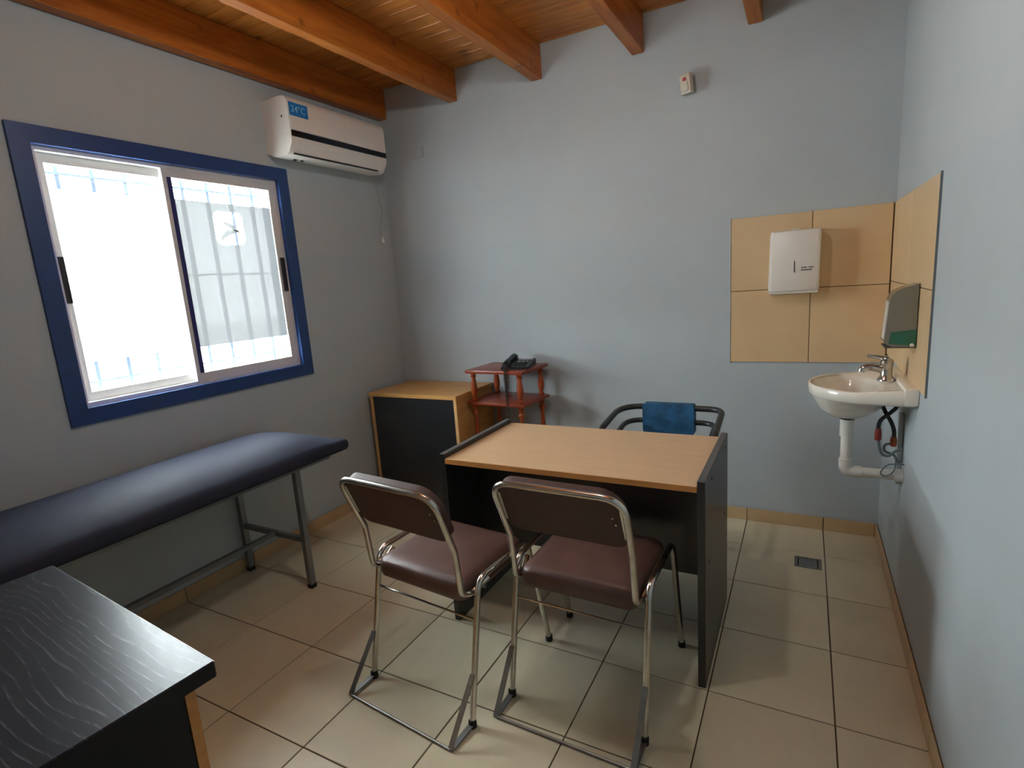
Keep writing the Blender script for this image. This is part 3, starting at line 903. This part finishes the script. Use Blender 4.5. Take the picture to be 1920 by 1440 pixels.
# ------------------------------------------------------------------ visitor chairs
def make_chair():
    r = bpy.data.objects.new('visitor_chair', None); C.objects.link(r)
    hw = 0.231
    for s in (-1, 1):
        rear = [(s * hw, 0.0, 0.012), (s * hw * 0.99, 0.092, 0.470), (s * hw * 0.99, 0.38, 0.478), (s * hw, 0.49, 0.012)]
        pth = fillet(rear, [0, 0.055, 0.055, 0], 8)
        lg = obj('side_frame', tube(pth, 0.0105, 12), 'chrome', r, True)
        for yy in (0.0, 0.49):
            obj('rubber_foot', lathe([(0.0135, 0.0), (0.0135, 0.022), (0.011, 0.026)], s * hw, yy, 12), 'rubber', lg, True)
        # rear skid of flat bar: brace down to the floor, bar along the floor
        b = new_bm()
        def flat(p, q, w=0.009, t=0.0022):
            P, Q = Vector(p), Vector(q)
            d = (Q - P).normalized()
            sx = Vector((1, 0, 0)); n = d.cross(sx).normalized()
            vv = [b.verts.new(P + sx * a * w + n * c_ * t) for a, c_ in ((-1, -1), (1, -1), (1, 1), (-1, 1))]
            ww = [b.verts.new(Q + sx * a * w + n * c_ * t) for a, c_ in ((-1, -1), (1, -1), (1, 1), (-1, 1))]
            for k in range(4):
                b.faces.new((vv[k], vv[(k + 1) % 4], ww[(k + 1) % 4], ww[k]))
            b.faces.new(vv[::-1]); b.faces.new(ww)
        flat((s * hw, 0.022, 0.175), (s * hw, -0.110, 0.008))
        flat((s * hw, -0.112, 0.004), (s * hw, 0.002, 0.012))
        obj('skid', b, 'worn_steel', r)
    obj('floor_rod', tube([(-hw, -0.110, 0.006), (hw, -0.110, 0.006)], 0.0042, 8), 'worn_steel', r, True)
    obj('cross_rod', tube([(-hw * .995, 0.070, 0.335), (hw * .995, 0.070, 0.335)], 0.0038, 8), 'chrome', r, True)
    for vv in (0.13, 0.36):
        obj('seat_support', tube([(-hw * .985, vv, 0.425 if vv < .2 else 0.44), (hw * .985, vv, 0.425 if vv < .2 else 0.44)], 0.006, 8), 'worn_steel', r, True)
    loop = [(-0.222, 0.150, 0.448), (-0.206, 0.085, 0.422), (-0.204, 0.036, 0.440), (-0.204, 0.020, 0.595), (-0.212, -0.062, 0.803),
            (0.212, -0.062, 0.803), (0.204, 0.020, 0.595), (0.204, 0.036, 0.440), (0.206, 0.085, 0.422), (0.222, 0.150, 0.448)]
    obj('back_frame', tube(fillet(loop, [0, 0.03, 0.035, 0.03, 0.07, 0.07, 0.03, 0.035, 0.03, 0], 8), 0.0105, 12), 'chrome', r, True)
    # padded seat, slightly crowned, and the back pad in front of the tube
    b = new_bm()
    out = round_rect(-0.200, 0.200, 0.045, 0.405, 0.035, 5)
    cx, cy_ = 0.0, 0.225
    rows = [(0.93, 0.398), (0.985, 0.402), (1.0, 0.415), (1.0, 0.438), (0.985, 0.452), (0.95, 0.460), (0.80, 0.468), (0.45, 0.474), (0.1, 0.476)]
    rg = [[b.verts.new((cx + (p[0] - cx) * s, cy_ + (p[1] - cy_) * s, z + (p[1] - 0.05) * 0.03)) for p in out] for s, z in rows]
    for a, c_ in zip(rg, rg[1:]):
        n = len(a)
        for k in range(n):
            b.faces.new((a[k], a[(k + 1) % n], c_[(k + 1) % n], c_[k]))
    b.faces.new(rg[0][::-1]); b.faces.new(rg[-1])
    obj('seat', b, 'brown_vinyl', r, 'full')
    b = prism(round_rect(-0.205, 0.200, -0.098, 0.098, [0.075, 0.060, 0.045, 0.045], 6), 0.0, 0.034, 'z')
    bevel_all(b, 0.010, 3, 60)
    # local plane: x across, y up the back, z forwards
    th = math.atan2(0.082, 0.208)
    M = Matrix(((1, 0, 0, 0), (0, -math.sin(th), math.cos(th), 0), (0, math.cos(th), math.sin(th), 0), (0, 0, 0, 1)))
    M = Matrix.Translation((0.0, -0.020, 0.712)) @ M
    bmesh.ops.transform(b, matrix=M, verts=b.verts[:])
    pad = obj('backrest', b, 'brown_back', r, True)
    for (px, py) in ((0.165, 0.020), (0.172, -0.005)):
        b = lathe([(0.0035, -0.001), (0.0035, 0.0022), (0.001, 0.003)], 0, 0, 8)
        bmesh.ops.transform(b, matrix=M @ Matrix.Translation((px, py, -0.0005)) @ Matrix.Rotation(PI, 4, 'X'), verts=b.verts[:])
        obj('rivet', b, 'chrome', pad)
    for s in (-1, 1):
        b = box(s * 0.199 - 0.008, s * 0.199 + 0.008, -0.055, 0.060, -0.004, 0.0005)
        bmesh.ops.transform(b, matrix=M, verts=b.verts[:])
        obj('bracket', b, 'chrome', r)
    return r
def copy_tree(o, parent=None):
    c_ = o.copy(); C.objects.link(c_); c_.parent = parent
    for ch in list(o.children):
        copy_tree(ch, c_)
    return c_
ch1 = make_chair()
ch2 = copy_tree(ch1)
tag(ch1, 'brown vinyl chair with chrome frame turned slightly outward, nearest the window', 'chair', 'visitor chairs in front of the desk')
tag(ch2, 'brown vinyl chair with chrome frame square to the desk, on the side of the basin', 'chair', 'visitor chairs in front of the desk')
ch1.location = (1.444, -1.842, 0); ch1.rotation_euler = (0, 0, math.radians(-6.2))
ch2.location = (1.959, -1.703, 0); ch2.rotation_euler = (0, 0, math.radians(-1.8))

# ------------------------------------------------------------------ examination couch
ec = thing('examination_couch', 'long black padded examination couch on grey metal legs under the window', 'couch', (0.30, -2.13, 0))
bm = new_bm()
X0, X1, Y0, Y1 = 0.022, 0.588, -3.06, -1.212
ny, nx = 40, 22
grid = []
for j in range(ny + 1):
    v = j / ny
    yy = Y0 + (Y1 - Y0) * v
    dend = min(yy - Y0, Y1 - yy)
    e = min(1, dend / 0.26); e = 1 - (1 - e) ** 2.2
    row = []
    for i in range(nx + 1):
        s = -1 + 2 * i / nx
        s = math.copysign(abs(s) ** 0.8, s)
        xx = (X0 + X1) / 2 + s * (X1 - X0) / 2
        zz = 0.688 + 0.062 * (1 - abs(s) ** 3.2) * e
        row.append(bm.verts.new((xx, yy, zz)))
    grid.append(row)
for j in range(ny):
    for i in range(nx):
        bm.faces.new((grid[j][i], grid[j][i + 1], grid[j + 1][i + 1], grid[j + 1][i]))
border = [grid[0][i] for i in range(nx)] + [grid[j][nx] for j in range(ny)] + [grid[ny][i] for i in range(nx, 0, -1)] + [grid[j][0] for j in range(ny, 0, -1)]
prev = border
for (off, z) in ((0.005, 0.678), (0.006, 0.655), (0.000, 0.640), (-0.012, 0.634)):
    cur = []
    for v in border:
        dx = off if v.co.x > X1 - 1e-5 else (-off if v.co.x < X0 + 1e-5 else 0)
        dy = off if v.co.y > Y1 - 1e-5 else (-off if v.co.y < Y0 + 1e-5 else 0)
        cur.append(bm.verts.new((v.co.x + dx, v.co.y + dy, z)))
    n = len(cur)
    for k in range(n):
        bm.faces.new((prev[k], prev[(k + 1) % n], cur[(k + 1) % n], cur[k]))
    prev = cur
bm.faces.new(prev)
obj('cushion', bm, 'couch_vinyl', ec, 'full')
for x in (0.075, 0.535):
    obj('side_rail', box(x - 0.014, x + 0.014, -3.0, -1.29, 0.612, 0.634, 0.001, 1), 'grey_tube', ec)
for y_ in (-1.30, -2.99):
    obj('end_rail', box(0.0895, 0.5205, y_ - 0.014, y_ + 0.014, 0.612, 0.634, 0.001, 1), 'grey_tube', ec)
LG = 0.0145
for y_ in (-1.457, -2.80):
    for x in (0.036, 0.492):
        lg = obj('leg', box(x - LG, x + LG, y_ - LG, y_ + LG, 0.02, 0.634, 0.0015, 1), 'grey_tube', ec)
        obj('rubber_foot', box(x - LG - .001, x + LG + .001, y_ - LG - .001, y_ + LG + .001, 0.0, 0.021, 0.001, 1), 'rubber', lg)
    obj('crossbar', box(0.051, 0.477, y_ - 0.011, y_ + 0.011, 0.238, 0.262, 0.001, 1), 'grey_tube', ec)
obj('stretcher', box(0.269, 0.293, -2.79, -1.468, 0.239, 0.261, 0.001, 1), 'grey_tube', ec)

# ------------------------------------------------------------------ near desk with black ash top
nd = bpy.data.objects.new('black_cabinet', None); C.objects.link(nd)
tag(nd, 'black ash-grain topped cabinet with an orange wood edge in the near left corner', 'cabinet')
Lx, Ly = 0.80, 1.05                       # local: far right corner of the top at the origin, x to the left, y towards the camera
tp = obj('top', box(-Lx, 0.0, -Ly, 0.0, 0.708, 0.740, 0.002, 1), 'black_ash', nd)
obj('edge_band', box(-0.001, 0.0012, -Ly + 0.002, -0.002, 0.7085, 0.738), 'black_door', tp)
obj('edge_band', box(-Lx + 0.002, -0.002, -0.001, 0.0012, 0.7085, 0.738), 'black_melamine', tp)
for (a, b2) in ((-0.048, -0.030), (-Ly + 0.030, -Ly + 0.048)):
    sp = obj('side_panel', box(-Lx + 0.02, -0.028, a, b2, 0.0, 0.7075), 'cabinet_wood', nd)
    obj('edge_strip', box(-0.0285, -0.027, a, b2, 0.001, 0.7065), 'edge_orange', sp)
for (a, b2) in ((-Ly + 0.050, -0.535), (-0.531, -0.050)):
    obj('door', box(-0.046, -0.028, a, b2, 0.06, 0.7065, 0.001, 1), 'black_door', nd)
obj('plinth', box(-0.07, -0.05, -Ly + 0.049, -0.049, 0.0, 0.059), 'black_melamine', nd)
obj('back_panel', box(-Lx + 0.021, -Lx + 0.027, -Ly + 0.049, -0.049, 0.0, 0.7065), 'black_melamine', nd)
nd.location = (1.622, -2.590, 0)
nd.rotation_euler = (0, 0, math.radians(-5.0))

# ------------------------------------------------------------------ ceiling lamp, above and out of the picture
lm = thing('ceiling_lamp', 'white glass globe lamp hanging under a rafter over the middle of the room', 'lamp', (1.775, -1.80, 2.36))
obj('rose', lathe([(0.045, 2.500), (0.045, 2.515), (0.03, 2.5245)], 1.775, -1.80, 20), 'white_plastic', lm, True)
obj('socket', lathe([(0.020, 2.455), (0.022, 2.47), (0.022, 2.501)], 1.775, -1.80, 16), 'white_plastic', lm, True)
LAMP_W = 7.6
m, nt, bs = nodes_of('bulb_glow')
bs.inputs['Base Color'].default_value = (0.9, 0.9, 0.88, 1)
bs.inputs['Emission Color'].default_value = (1.0, 0.98, 0.95, 1)
bs.inputs['Emission Strength'].default_value = LAMP_W / (PI * 4 * PI * 0.05 ** 2)
MATS['bulb_glow'] = m
obj('globe', lathe([(0.002, 2.36), (0.024, 2.365), (0.042, 2.381), (0.050, 2.405), (0.046, 2.430), (0.033, 2.450), (0.020, 2.462)], 1.775, -1.80, 20), 'bulb_glow', lm, True)
